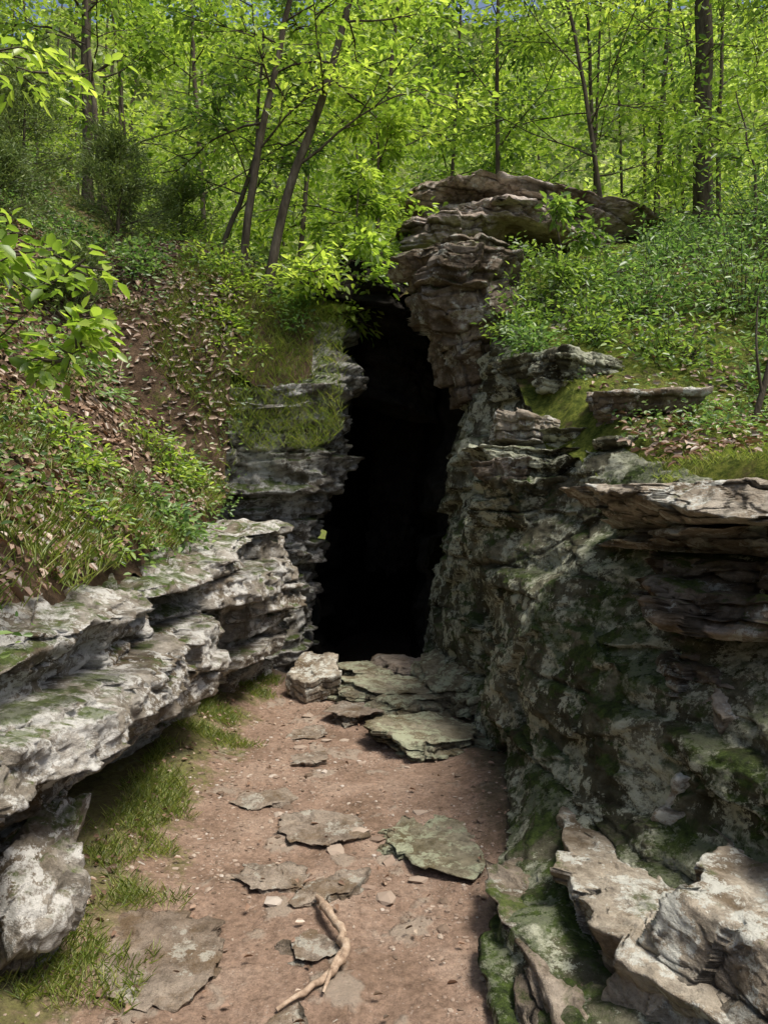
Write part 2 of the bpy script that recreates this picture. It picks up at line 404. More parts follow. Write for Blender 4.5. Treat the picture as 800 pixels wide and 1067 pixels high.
# ------------------------------------------------------------------ loose rocks
def sphere_dirs(n):
    bm = bmesh.new(); bmesh.ops.create_icosphere(bm, subdivisions=n, radius=1)
    V = np.array([v.co[:] for v in bm.verts]); F = np.array([[v.index for v in f.verts] for f in bm.faces]); bm.free()
    return V, F
SPH = {n: sphere_dirs(n) for n in (1, 4, 5, 6, 7)}
def rock_geo(c, size, rot=(0, 0, 0), seed=0, n=6, sides=7, th=.06, ex=70, rough=1.0, lay=1.0, tf=1.0):
    D, F = SPH[n]; rng = np.random.RandomState(seed)
    size = np.array(size, float)
    pl = [((rng.uniform(-.05, .05), rng.uniform(-.05, .05), 1), 1.0), ((rng.uniform(-.1, .1), rng.uniform(-.1, .1), -1), 1.0)]
    a0 = rng.uniform(0, 6.28)
    for i in range(sides):
        a = a0+6.283*(i+rng.uniform(-.35, .35))/sides
        pl.append(((math.cos(a), math.sin(a), rng.uniform(-.3, .25)), rng.uniform(.74, 1.0)))
    acc = 0
    for p, d in pl:
        p = np.array(p); p = p/np.linalg.norm(p)
        acc = acc+np.clip(D@p/d, 0, None)**ex
    r = acc**(-1/ex)
    P = D*r[:, None]*size/2
    th_a = np.arctan2(P[:, 1], P[:, 0]); s = th_a*size[:2].mean()/2
    flat = np.clip(1-np.abs(P[:, 2])/(size[2]/2), 0, 1)
    side = sstep(.0, .3, flat)
    d, cr = strata(s+seed, P[:, 2]+seed*.37, seed+100, th, .45, 1)
    sc = min(1.0, size[:2].mean()/.8)
    rad = np.hypot(P[:, 0], P[:, 1])+1e-6
    fo, _ = facet(th_a*2.2, P[:, 2]/(size[2]*1.2)+3, seed+52)
    outl = size[:2].mean()*(.055*fbm(P[:, 0]/rad*1.7, P[:, 1]/rad*1.7, seed, 4, seed+50, .6)+.075*fo)
    dd = (lay*d*side*.55*sc+outl*sstep(.3, .8, rad/(size[:2].mean()/2)))*rough
    X0, Y0 = P[:, 0].copy(), P[:, 1].copy()
    P[:, 0] += P[:, 0]/rad*dd; P[:, 1] += P[:, 1]/rad*dd
    ft, _ = facet(X0/.22, Y0/.22, seed+60); ft2, _ = facet(X0/.08, Y0/.08, seed+61)
    P[:, 2] += (.10*size[2]*tf*ft+.010*ft2)*rough*np.where(P[:, 2] > 0, 1, .4)
    m = size.mean()*rough
    for i in range(3):
        P[:, i] += (.034*tf*m*fbm(P[:, 0]/m*2.2+i*9, P[:, 1]/m*2.2, P[:, 2]/m*2.2, 4, seed+i)+.012*fbm(P[:, 0]*14+i*5, P[:, 1]*14, P[:, 2]*14, 4, seed+20, .6))*(1 if i < 2 else .7)
    R = np.array(Euler([math.radians(q) for q in rot]).to_matrix())
    P = P@R.T+np.array(c)
    return P, F, cr*side
def rock(name, mat, parts):
    Vs, Fs, C = [], [], []; o = 0
    for p in parts:
        P, F, c = rock_geo(**p); Vs.append(P); Fs.append(F+o); C.append(c); o += len(P)
    return make_obj(name, np.concatenate(Vs), np.concatenate(Fs), [mat], attrs={'crev': np.concatenate(C)})
def R_(c, size, rot=(0, 0, 0), seed=0, **k): return dict(c=c, size=size, rot=rot, seed=seed, **k)

rock('overhanging_rock', M_over, [
    R_((.92, 7.35, 3.04), (.74, 1.0, .70), (4, -12, 10), 1, th=.2, lay=.7),
    R_((.88, 7.20, 3.46), (1.05, 1.05, .52), (2, -4, -8), 2, th=.16, lay=.6),
    R_((.76, 7.12, 3.79), (1.15, 1.1, .34), (-3, 8, 5), 3, th=.12, lay=.7),
    R_((.54, 7.15, 4.00), (.85, .95, .20), (3, -7, 15), 4, th=.09, lay=.6),
    R_((.90, 7.50, 4.16), (.90, .8, .22), (4, 6, 25), 5, th=.08, lay=.6)])
rock('cave_lintel_rock', M_cave_shade, [
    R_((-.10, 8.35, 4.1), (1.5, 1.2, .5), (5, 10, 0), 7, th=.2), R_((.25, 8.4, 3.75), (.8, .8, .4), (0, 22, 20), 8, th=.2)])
rock('cave_boulder', M_cave_shade, [R_((.15, 8.9, 3.3), (1.1, .7, 1.0), (0, 14, 20), 9, th=.3), R_((.2, 10.3, 1.9), (.8, .7, 2.2), (0, 8, 20), 10, th=.3),
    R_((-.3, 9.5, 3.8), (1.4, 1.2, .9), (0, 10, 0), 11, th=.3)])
rock('ridge_rock', M_ridge, [
    R_((1.05, 9.3, 5.46), (1.8, 1.3, .30), (6, 8, -8), 12, th=.13, lay=.7),
    R_((2.30, 9.1, 5.20), (2.3, 1.2, .30), (8, 12, 8), 13, th=.1, lay=.7),
    R_((1.6, 8.95, 5.02), (2.2, 1.2, .26), (4, 10, 0), 14, th=.1),
    R_((.8, 8.7, 4.80), (1.1, 1.0, .35), (4, -4, 20), 15, th=.1)])
# right ledges
rock('rock_ledge_slab', M_slab, [
    R_((1.74, 3.50, 1.60), (1.60, 1.75, .18), (-2, 3, -8), 21, n=7, th=.07, lay=.7, tf=.7),
    R_((1.84, 3.55, 1.46), (1.35, 1.50, .12), (-1, 2, 6), 22, th=.05)])
rock('rock_ledge_slab', M_over, [
    R_((1.72, 3.35, 1.34), (1.0, 1.3, .13), (2, -3, 14), 23, th=.05, lay=.7),
    R_((1.74, 3.30, 1.19), (1.18, 1.45, .17), (0, 4, -10), 24, th=.06, lay=.6),
    R_((1.80, 3.35, 1.04), (.95, 1.2, .13), (3, -2, 20), 25, th=.06, lay=.7),
    R_((1.72, 3.30, .90), (1.08, 1.3, .18), (0, 2, 0), 26, th=.06, lay=.6)])
rock('rock_ledge_slab', M_rockR, [
    R_((1.04, 5.35, 1.66), (.92, .95, .30), (0, -3, 5), 31, th=.1, lay=.7),
    R_((1.20, 5.35, 1.93), (.90, .8, .20), (3, 2, 25), 32, th=.07, lay=.7),
    R_((1.95, 4.75, 1.95), (1.15, .7, .18), (-3, 1, 8), 33, th=.05, lay=.6),
    R_((1.50, 5.2, 2.08), (1.0, .7, .20), (2, -2, -12), 34, th=.05, lay=.6)])
rock('flat_rock', M_slab, [R_((1.02, 5.35, 2.17), (.56, .5, .20), (-5, 10, 15), 35, lay=.4, tf=.7)])
rock('flat_rock', M_over, [R_((.90, 5.15, 1.86), (.50, .5, .16), (-3, 4, 40), 46, lay=.5)])
rock('flat_rock', M_slab, [R_((1.66, 4.85, 2.26), (.66, .55, .26), (9, -2, -5), 36, lay=.3, tf=.5, sides=6)])
rock('flat_rock', M_rockR, [R_((1.48, 5.7, 2.64), (.62, .55, .34), (3, 4, 30), 37, lay=.5), R_((1.45, 5.7, 2.40), (.5, .5, .26), (3, -4, 70), 40, lay=.5)])
rock('flat_rock', M_rockR, [R_((1.2, 6.2, 2.72), (.6, .7, .30), (3, -8, 0), 38, lay=.5)])
rock('flat_rock', M_slab, [R_((1.42, 2.85, .80), (.34, .34, .22), (20, -15, 30), 39, lay=.4)])
rock('stone_step', M_slab, [R_((1.02, 2.55, .13), (.66, 1.75, .36), (-2, 3, 8), 41, n=7, th=.16, sides=6, tf=.35, lay=.4, rough=.8)])
rock('stone_step', M_slab, [R_((1.27, 2.12, .27), (.92, 1.50, .42), (0, 3, -6), 42, n=7, th=.18, sides=5, tf=.35, lay=.4, rough=.8)])
rock('stone_step', M_slab, [R_((1.46, 2.95, .44), (.80, .60, .30), (-4, 4, 15), 43, th=.08, tf=.5, lay=.5),
                            R_((1.65, 2.45, .52), (.6, .6, .26), (2, -4, 40), 44, th=.08, tf=.5, lay=.5)])
rock('stone_step', M_over, [R_((.68, 2.45, .02), (.50, 1.5, .22), (0, 6, 4), 45, th=.08, lay=.6)])
rock('boulder', M_rockL, [R_((-1.27, 2.55, .20), (.30, .46, .52), (14, 26, 12), 51, th=.3, sides=5)])
rock('boulder', M_slab, [R_((-.60, 6.30, .17), (.46, .40, .20), (10, -18, 30), 52, lay=.2, sides=5)])
rock('boulder', M_rockR, [R_((-.35, 6.9, .06), (.5, .5, .15), (0, 8, 60), 53, n=5, lay=.3)])
rock('boulder', M_flagm, [R_((.56, 6.3, .14), (.62, 1.0, .30), (4, -16, 10), 54, n=6),
                          R_((.70, 5.75, .08), (.4, .6, .24), (0, -12, -10), 56, n=6)])
flags = [(-.83, 2.66, .50, .42, .045, M_flag), (.21, 3.62, .52, .60, .05, M_flagm), (.34, 5.1, .72, .85, .14, M_flagm),
         (-.64, 4.05, .26, .34, .05, M_flag), (-.31, 3.72, .40, .36, .05, M_flag), (-.47, 3.25, .26, .30, .05, M_flag),
         (-.23, 3.13, .36, .2, .05, M_flag), (.02, 6.2, .62, .9, .15, M_flagm), (.26, 5.85, .5, .7, .13, M_flagm),
         (-.18, 5.75, .42, .6, .09, M_flag), (-.15, 6.75, .6, .7, .16, M_flagm), (.22, 6.85, .6, .8, .18, M_flag), (-.30, 2.1, .5, .25, .035, M_flag),
         (-.5, 4.75, .22, .3, .045, M_flag), (-.55, 5.3, .26, .3, .05, M_flag), (-.28, 2.72, .16, .2, .04, M_flag)]
for i, (x, y, w, d, hgt, m) in enumerate(flags):
    z = float(path_z(np.array([x]), np.array([y]))[0])
    rock('flagstone', m, [R_((x, y, z+hgt*.5-.028), (w, d, hgt), (random.Random(i).uniform(-3, 3), random.Random(i+9).uniform(-3, 3), i*37), 60+i, n=6, sides=6, th=.05, rough=.9, tf=.7)])

def pebbles(name, n, seed, smin, smax, mat):
    rng = np.random.RandomState(seed); D, F = SPH[1]
    x = rng.uniform(-1.15, .75, n); y = 1.8+5.0*rng.uniform(0, 1, n)**1.2
    keep = vn(x*2.5, y*2.5, 0, 3)+rng.uniform(-.6, .8, n) > 0
    x = x[keep]; y = y[keep]; n = len(x)
    s = smin+(smax-smin)*rng.uniform(0, 1, n)**3
    z = path_z(x, y)+s*.1
    J = 1+rng.uniform(-.35, .35, (n, len(D), 1))
    sc = np.stack([s*rng.uniform(.8, 1.5, n), s*rng.uniform(.8, 1.5, n), s*.5], -1)
    V = D[None]*J*sc[:, None, :]+np.stack([x, y, z], -1)[:, None, :]
    Q = (F[None]+(np.arange(n)*len(D))[:, None, None]).reshape(-1, 3)
    make_obj(name, V.reshape(-1, 3), Q, [mat], smooth=False, attrs={'rnd': np.repeat(rng.uniform(0, 1, n), len(D))}, recenter=False)
pebbles('path_gravel', 12000, 5, .0025, .012, M_peb)
pebbles('path_stones', 260, 6, .012, .04, M_peb)

# ------------------------------------------------------------------ plants
def norm(a): return a/(np.linalg.norm(a, axis=-1, keepdims=True)+1e-9)
def leaves(pos, nrm, dr, ln, wr=.55, fold=.1, droop=.12):
    n = len(pos); dr = norm(dr); side = norm(np.cross(nrm, dr)); nn = np.cross(dr, side)
    T = np.array([(0, 0, 0), (.3, .42, 1), (.7, .34, .8), (1, 0, 0), (.7, -.34, .8), (.3, -.42, 1)])
    V = np.zeros((n, 6, 3))
    for k in range(6):
        a, b, f = T[k]
        c = f*fold-droop*a*a
        V[:, k] = pos+ln[:, None]*(a*dr+b*wr*side+c*nn)
    base = (np.arange(n)*6)[:, None]
    Q = np.concatenate([base+np.array([0, 1, 2, 3]), base+np.array([0, 3, 4, 5])], 1).reshape(-1, 4)
    return V.reshape(-1, 3), Q
def tube(pts, rad, k=6):
    pts = np.asarray(pts, float); n = len(pts)
    tg = norm(np.gradient(pts, axis=0)); ref = np.array([.3, .9, .2]); a = norm(np.cross(tg, ref)); b = np.cross(tg, a)
    an = np.arange(k)*2*math.pi/k
    V = pts[:, None]+np.asarray(rad)[:, None, None]*(np.cos(an)[None, :, None]*a[:, None]+np.sin(an)[None, :, None]*b[:, None])
    i = np.arange(n-1)[:, None]; j = np.arange(k)[None]
    Q = np.stack([i*k+j, i*k+(j+1) % k, (i+1)*k+(j+1) % k, (i+1)*k+j], -1).reshape(-1, 4)
    return V.reshape(-1, 3), Q
class Acc:
    def __init__(s): s.V = []; s.Q = []; s.M = []; s.R = []; s.o = 0
    def add(s, V, Q, m, r=None):
        s.V.append(V); s.Q.append(Q+s.o); s.o += len(V); s.M.append(np.full(len(Q), m)); s.R.append(np.zeros(len(V)) if r is None else r)
    def obj(s, name, mats, **k):
        return make_obj(name, np.concatenate(s.V), np.concatenate(s.Q), mats, np.concatenate(s.M), attrs={'rnd': np.concatenate(s.R)}, **k)

def resample(pts, n):
    pts = np.array(pts, float); d = np.concatenate([[0], np.cumsum(np.linalg.norm(np.diff(pts, axis=0), axis=1))]); d /= d[-1]
    t = np.linspace(0, 1, n)
    P = np.stack([np.interp(t, d, pts[:, i]) for i in range(3)], 1)
    k = np.array([.25, .5, .25])
    for _ in range(3):
        Pp = np.pad(P, ((1, 1), (0, 0)), mode='edge'); Q = k[0]*Pp[:-2]+k[1]*Pp[1:-1]+k[2]*Pp[2:]; Q[0] = P[0]; Q[-1] = P[-1]; P = Q
    return P

def tree(name, pts, r0, r1, nb, blen, lsz, nl, c0, seed, lm, el=(.1, .7), vs=.06):
    rng = np.random.RandomState(seed); A = Acc()
    T = resample(pts, 18)
    T[1:] += np.cumsum(rng.normal(0, .012, (17, 3)), 0)*np.array([1, 1, .2])
    rr = np.linspace(r0, r1, 18); rr[0] *= 1.35
    A.add(*tube(T, rr, 9), 0)
    LPs, LD = [], []
    for i in range(nb):
        f = (i+rng.uniform(0, 1))/nb; t = c0+(1-c0)*f; q = t*17; k = min(int(q), 16)
        p = T[k]+(T[k+1]-T[k])*(q-k); az = i*2.4+rng.uniform(-.5, .5); e = rng.uniform(*el)
        L = blen*(1-.5*f)*rng.uniform(.65, 1.25)
        d = np.array([math.cos(az)*math.cos(e), math.sin(az)*math.cos(e), math.sin(e)])
        bp = [p]
        for j in range(6):
            d = norm(d+rng.normal(0, .13, 3)+np.array([0, 0, .02])); bp.append(bp[-1]+d*L/6)
        bp = np.array(bp); rb = np.linspace(np.interp(t, [0, 1], [r0, r1])*.38, .004, 7)
        A.add(*tube(bp, rb, 5), 0)
        ns = rng.randint(5, 8)
        for j in range(ns):
            tt = rng.uniform(.25, 1)*6; kk = min(int(tt), 5); sp = bp[kk]+(bp[kk+1]-bp[kk])*(tt-kk)
            a2 = az+rng.choice([-1, 1])*rng.uniform(.2, 1.2); e2 = rng.uniform(-.25, .4); L2 = L*rng.uniform(.3, .55)
            d2 = np.array([math.cos(a2)*math.cos(e2), math.sin(a2)*math.cos(e2), math.sin(e2)])
            s2 = [sp]
            for m in range(3): d2 = norm(d2+rng.normal(0, .15, 3)); s2.append(s2[-1]+d2*L2/3)
            s2 = np.array(s2); A.add(*tube(s2, np.linspace(.006+rb[kk]*.3, .002, 4), 3), 0)
            n = int(nl*rng.uniform(.5, 1.4)); u = rng.uniform(.1, 1.05, n)*3; ku = np.clip(u.astype(int), 0, 2)
            P = s2[ku]+(s2[ku+1]-s2[ku])*(u-ku)[:, None]
            lat = rng.normal(0, 1, (n, 3))*np.array([L2*.22, L2*.22, vs])
            LPs.append(P+lat); LD.append(norm(lat*np.array([1, 1, .2])+d2*L2*.15))
    P = np.concatenate(LPs); D = np.concatenate(LD); n = len(P)
    D = D+rng.normal(0, .35, (n, 3))+np.array([0, 0, -.25])
    Nn = norm(np.array([0, -.15, 1.0])+rng.normal(0, .5, (n, 3)))
    ln = lsz*rng.uniform(.55, 1.3, n)
    V, Q = leaves(P, Nn, D, ln, rng.uniform(.45, .7), .08, .15)
    cl = np.clip(.5+.5*vn(P[:, 0]*1.3, P[:, 1]*1.3, P[:, 2]*1.3, seed)+rng.uniform(-.3, .3, n), 0, 1)
    A.add(V, Q, 1, np.repeat(cl, 6))
    return A.obj(name, [M_bark, lm])

def hz(x, y): return float(hill(np.array([x]), np.array([y]))[0])-.08
tree('slender_tree', [(-1.40, 7.9, 2.9), (-1.30, 8.0, 4.0), (-1.15, 8.0, 4.95), (-.62, 8.0, 6.5), (-.30, 8.0, 8.0), (.1, 8.1, 9.6)], .062, .02, 15, 1.7, .095, 36, .36, 101, M_leaf, (-.1, .5))
tree('slender_tree', [(-1.75, 8.2, 3.1), (-1.56, 8.2, 4.2), (-1.42, 8.2, 5.4), (-1.05, 8.2, 7.2), (-.9, 8.2, 9.2)], .055, .018, 13, 1.6, .095, 36, .38, 102, M_leaf, (-.1, .5))
tree('slender_tree', [(-2.3, 9.0, 3.9), (-1.9, 9.0, 5.0), (-1.5, 9.0, 5.9), (-1.4, 9, 7.5)], .04, .014, 11, 1.3, .09, 34, .35, 103, M_leafd)
tree('sapling', [(-.85, 7.9, 3.5), (-.55, 7.75, 4.0), (-.25, 7.6, 4.4)], .02, .006, 11, .75, .10, 22, .2, 104, M_leaf, (-.5, .2))
tree('sapling', [(.0, 8.7, 4.4), (-.1, 8.7, 5.4), (-.1, 8.7, 6.6)], .025, .008, 10, .7, .09, 34, .1, 105, M_leaf)
tree('sapling', [(-.4, 8.3, 4.0), (-.3, 8.2, 4.7), (-.2, 8.1, 5.2)], .02, .006, 11, .6, .09, 26, .1, 125, M_leaf, (-.3, .3))
tree('sapling', [(1.65, 7.0, 3.5), (1.6, 6.95, 4.0), (1.65, 6.9, 4.5)], .016, .005, 9, .6, .08, 22, .1, 126, M_leafd, (-.3, .3))
tree('sapling', [(3.9, 8.0, 4.3), (4.0, 8.0, 5.2), (3.9, 8.1, 6.2)], .022, .006, 11, 1.0, .085, 28, .15, 127, M_leafd, (-.2, .4))
tree('tall_tree', [(5.15, 12, hz(5.15, 12)), (5.1, 12, 8), (5.15, 12, 12), (5.2, 12, 17)], .16, .08, 18, 3.2, .12, 38, .35, 106, M_leaf)
tree('tall_tree', [(-5.6, 14, hz(-5.6, 14)), (-5.6, 14, 10), (-5.5, 14, 17)], .10, .06, 16, 3.0, .12, 38, .25, 107, M_leaf)
mid = [(-4.3, 11.5, .05, 8, 108), (-3.0, 12.5, .05, 9, 109), (-7.5, 12, .05, 9, 110), (-.2, 11.5, .045, 8, 111), (1.9, 12.5, .05, 9, 112),
       (3.3, 10.8, .04, 7, 113), (4.0, 13.5, .05, 9, 114), (6.8, 11.0, .05, 8, 115), (5.3, 9.4, .035, 5.5, 116), (8.5, 13, .06, 10, 117),
       (1.2, 15, .05, 10, 118), (-1.8, 15, .06, 10, 119), (7.0, 15.5, .06, 10, 120)]
for x, y, r, H, sd in mid:
    rg = random.Random(sd); b = hz(x, y); lx = rg.uniform(-1, 1)*1.6
    tree('understory_tree', [(x, y, b), (x+lx*.25, y, b+H*.35), (x+lx*.5, y+rg.uniform(-.3, .3), b+H*.7), (x+lx*.9, y, b+H)], r, .012, 16, 2.3, .105, 40, .12, sd, M_leaf if sd % 2 else M_leafd)
tree('sapling', [(-2.3, 2.6, hz(-2.3, 2.6)), (-2.2, 2.6, 2.45), (-1.75, 2.6, 2.62), (-1.3, 2.55, 2.45), (-.98, 2.5, 2.15)], .008, .002, 13, .45, .058, 14, .45, 130, M_leaf, (-.6, .1), .03)
tree('sapling', [(-2.5, 3.2, hz(-2.5, 3.2)), (-2.35, 3.2, 3.2), (-2.1, 3.2, 4.2), (-1.9, 3.2, 4.8)], .014, .004, 12, .8, .08, 20, .45, 131, M_leaf, (-.2, .3), .04)

def distant(name, n, y0, y1, xw, seed, lm, lsz, per, zl, zh, ntr):
    rng = np.random.RandomState(seed); A = Acc()
    for i in range(ntr):
        y = rng.uniform(y0, y1); x = rng.uniform(-xw, xw)*y/y1; b = hz(x, y)-.3; H = rng.uniform(8, 18); lx = rng.uniform(-2, 2)
        r = rng.uniform(.03, .09)
        A.add(*tube(resample([(x, y, b), (x+lx*.3, y, b+H*.5), (x+lx, y, b+H)], 8), np.linspace(r, r*.3, 8), 6), 0)
    P, Rn = [], []
    for i in range(n):
        y = rng.uniform(y0, y1); x = rng.uniform(-xw, xw)*y/y1; z = hz(x, y)+rng.uniform(zl, zh)
        r = rng.uniform(.7, 1.7); m = int(per*rng.uniform(.5, 1.4))
        q = norm(rng.normal(0, 1, (m, 3)))*rng.uniform(.25, 1, (m, 1))**.5*np.array([r*1.3, r*1.3, r*.6])
        P.append(q+np.array([x, y, z])); Rn.append(np.clip(rng.uniform(.1, .9)+rng.uniform(-.25, .25, m)+q[:, 2]*.15, 0, 1))
    P = np.concatenate(P); rn = np.concatenate(Rn); m = len(P)
    V, Q = leaves(P, norm(np.array([0, -.4, 1.0])+rng.normal(0, .55, (m, 3))), rng.normal(0, 1, (m, 3))*np.array([1, 1, .4]), lsz*rng.uniform(.6, 1.3, m), .6)
    A.add(V, Q, 1, np.repeat(rn, 6)); A.obj(name, [M_bark, lm])
distant('distant_trees', 320, 15, 22, 16, 201, M_leaf, .15, 175, .3, 9, 26)
distant('distant_trees', 230, 22, 32, 24, 202, M_leafb, .23, 160, .3, 17, 30)
u = np.linspace(-45, 45, 260); v_ = np.linspace(0, 1, 150)
U, W_ = np.meshgrid(u, v_, indexing='ij')
Yc = 36+12*W_+1.8*fbm(U*.25, W_*8, 0, 5, 77, .65); Zc = 4+30*W_**.85+1.6*fbm(U*.3, W_*9, 4, 5, 78, .65)+3.0*fbm(U*.15, 0, 0, 4, 79)*W_
make_obj('distant_wooded_hill', np.stack([U, Yc, Zc], -1).reshape(-1, 3), grid_quads(260, 150), [M_canopy], recenter=False)

def shrub(name, c, r, h, n, lsz, seed, lm, wr=.5, up=.5):
    rng = np.random.RandomState(seed); A = Acc(); x, y = c; P = []; D = []
    for i in range(n):
        a = rng.uniform(0, 6.28); q = rng.uniform(0, 1)**.6; bx = x+.25*r*math.cos(a)*q; by = y+.25*r*math.sin(a)*q
        tx = x+r*math.cos(a)*q; ty = y+r*math.sin(a)*q; tz = hz(tx, ty)+h*rng.uniform(.5, 1.1)*(1-.45*q)
        pts = resample([(bx, by, hz(bx, by)), ((bx+tx)/2, (by+ty)/2, hz((bx+tx)/2, (by+ty)/2)+(tz-hz(tx, ty))*.6), (tx, ty, tz)], 7)
        A.add(*tube(pts, np.linspace(.007, .002, 7), 3), 0)
        m = 34; u = rng.uniform(.35, 1, m)*6; k = np.clip(u.astype(int), 0, 5)
        p = pts[k]+(pts[k+1]-pts[k])*(u-k)[:, None]; o = rng.normal(0, 1, (m, 3))*np.array([.07, .07, .035])
        P.append(p+o); D.append(o+rng.normal(0, .03, (m, 3)))
    P = np.concatenate(P); D = np.concatenate(D); m = len(P)
    V, Q = leaves(P, norm(np.array([0, -.25, 1.0])+rng.normal(0, up, (m, 3))), D, lsz*rng.uniform(.6, 1.3, m), wr)
    A.add(V, Q, 1, np.repeat(rng.uniform(0, 1, m), 6)); A.obj(name, [M_bark, lm])
sh = [(1.45, 6.7, .55, .8, 32), (2.3, 6.6, .6, .85, 36), (3.1, 6.4, .7, .95, 40), (2.0, 7.6, .7, .6, 34), (2.9, 7.6, .8, .7, 40), (3.9, 7.2, .8, 1.1, 44),
      (1.3, 7.7, .5, .6, 26), (4.4, 8.4, .9, 1.1, 40), (3.3, 8.6, .8, .6, 36), (2.2, 5.7, .45, .5, 24), (2.9, 5.3, .5, .5, 24), (2.5, 4.6, .25, .25, 10), (1.7, 6.2, .4, .6, 24), (3.6, 5.8, .5, .7, 30),
      (1.15, 6.05, .28, .35, 16), (1.12, 6.5, .3, .45, 18), (2.15, 5.0, .22, .22, 12), (1.95, 4.35, .2, .16, 10), (2.2, 3.9, .22, .18, 12)]
for i, (x, y, r, h, n) in enumerate(sh):
    shrub('shrub', (x, y), r, h, n, .055 if y > 5.2 else .035, 300+i, M_shrub if i % 3 else M_leafd)
shl = [(-1.75, 6.3, .45, .35, 22), (-1.6, 5.4, .35, .3, 18), (-2.2, 5.0, .35, .4, 16), (-2.6, 6.3, .5, .4, 20), (-1.7, 7.9, .5, .5, 22), (-2.6, 7.6, .5, .5, 24), (-1.1, 8.1, .45, .5, 24),
       (-3.6, 8.2, .7, .6, 28), (-3.4, 6.6, .5, .4, 18), (-4.6, 9.6, .9, .7, 34), (-2.4, 9.4, .8, .6, 30), (-6, 11, 1.0, .8, 36), (-.6, 8.4, .5, .5, 28), (-.1, 8.6, .5, .5, 28), (.4, 8.6, .4, .4, 20),
       (-.9, 7.75, .3, .3, 16), (-1.5, 7.5, .35, .3, 18), (-1.75, 2.9, .22, .22, 12), (-1.65, 4.1, .25, .25, 12), (-2.3, 3.9, .3, .3, 14)]
for i, (x, y, r, h, n) in enumerate(shl):
    shrub('shrub', (x, y), r, h, n, .06 if y > 4.5 else .045, 330+i, M_shrub if i % 2 else M_leaf)

def cedar(name, c, r, h, n, seed):
    rng = np.random.RandomState(seed); A = Acc(); x, y = c; b = hz(x, y)
    A.add(*tube(resample([(x, y, b), (x+.05, y, b+h)], 6), np.linspace(.03, .005, 6), 6), 0)
    P = []; D = []
    for i in range(n):
        t = rng.uniform(.05, 1)**.8; a = rng.uniform(0, 6.28); L = r*(1-.75*t)*rng.uniform(.6, 1.1); e = rng.uniform(.0, .6)
        d = np.array([math.cos(a)*math.cos(e), math.sin(a)*math.cos(e), math.sin(e)])
        p0 = np.array([x, y, b+h*t*.9]); p1 = p0+d*L
        A.add(*tube(np.array([p0, (p0+p1)/2+[0, 0, .02], p1]), [.006, .004, .002], 3), 0)
        m = 120; u = rng.uniform(.2, 1.05, m)[:, None]; o = rng.normal(0, .055, (m, 3))*(1.2-u*.5)
        P.append(p0+(p1-p0)*u+o); D.append(d+rng.normal(0, .6, (m, 3)))
    P = np.concatenate(P); D = np.concatenate(D); m = len(P)
    V, Q = leaves(P, rng.normal(0, 1, (m, 3)), D, .06*rng.uniform(.6, 1.3, m), .16)
    A.add(V, Q, 1, np.repeat(rng.uniform(0, 1, m), 6)); A.obj(name, [M_bark, M_cedar])
for i, (x, y, r, h, n) in enumerate([(-3.1, 8.6, 1.0, 1.6, 80), (-4.4, 9.0, 1.2, 1.8, 90), (-2.7, 9.8, .9, 1.4, 60), (-5.6, 10, 1.2, 1.6, 80), (-3.8, 7.2, .8, 1.0, 60), (-2.9, 6.9, .7, .8, 50)]):
    cedar('cedar_shrub', (x, y), r, h, n, 360+i)

def scatter(name, n, xr, yr, seed, mat, kind, lsz, hf=hill, dens=None, recenter=False, yp=1.25):
    rng = np.random.RandomState(seed)
    x = rng.uniform(*xr, n); y = yr[0]+(yr[1]-yr[0])*rng.uniform(0, 1, n)**yp
    if dens is not None:
        k = dens(x, y) > rng.uniform(0, 1, n); x = x[k]; y = y[k]
    n = len(x); z = hf(x, y); e = .05
    nx = -(hf(x+e, y)-z)/e; ny = -(hf(x, y+e)-z)/e; G = norm(np.stack([nx, ny, np.ones(n)], -1))
    ln = lsz*rng.uniform(.5, 1.4, n); a = rng.uniform(0, 6.28, n); H = np.stack([np.cos(a), np.sin(a), np.zeros(n)], -1)
    P = np.stack([x, y, z], -1)
    if kind == 'litter':
        V, Q = leaves(P+G*rng.uniform(.005, .04, (n, 1)), norm(G+rng.normal(0, .4, (n, 3))), H-G*(H*G).sum(1, keepdims=True), ln, .6, .18, .1)
    elif kind == 'grass':
        D = norm(H*rng.uniform(.1, .9, (n, 1))+np.array([0, 0, 1.0])); V, Q = leaves(P, H, D, ln, .05, .01, -.3)
    else:
        P = P+G*rng.uniform(.01, .12, (n, 1))
        V, Q = leaves(P, norm(G+rng.normal(0, .5, (n, 3))), H+rng.normal(0, .3, (n, 3)), ln, .55)
    make_obj(name, V, Q, [mat], attrs={'rnd': np.repeat(rng.uniform(0, 1, n), 6)}, recenter=False)

scatter('leaf_litter', 46000, (-6.5, -1.45), (1.2, 10), 401, M_litter, 'litter', .065, dens=lambda x, y: .85+.5*vn(x*.9, y*.9, 0, 44), yp=1.6)
scatter('leaf_litter', 7000, (1.4, 5), (3.5, 9), 402, M_litter, 'litter', .05, dens=lambda x, y: .4+.6*vn(x*1.2, y*1.2, 0, 45))
scatter('leaf_litter', 3600, (-1.35, .8), (1.8, 6.8), 403, M_litter, 'litter', .032, hf=path_z, dens=lambda x, y: .07+.9*sstep(-1.0, -1.25, x)+.35*sstep(.4, .65, x))
scatter('ground_plants', 32000, (-7, -1.3), (1.5, 10.5), 404, M_shrub, 'herb', .045, dens=lambda x, y: np.clip(1.5*vn(x*1.4, y*1.4, 0, 46)+.12+.5*sstep(-2.3, -1.5, x), 0, 1), yp=1.4)
scatter('ground_plants', 20000, (1.4, 6), (3.4, 10), 405, M_shrub, 'herb', .036, dens=lambda x, y: np.clip(1.4*vn(x*1.6, y*1.6, 0, 47)+.25, 0, 1), yp=1.5)
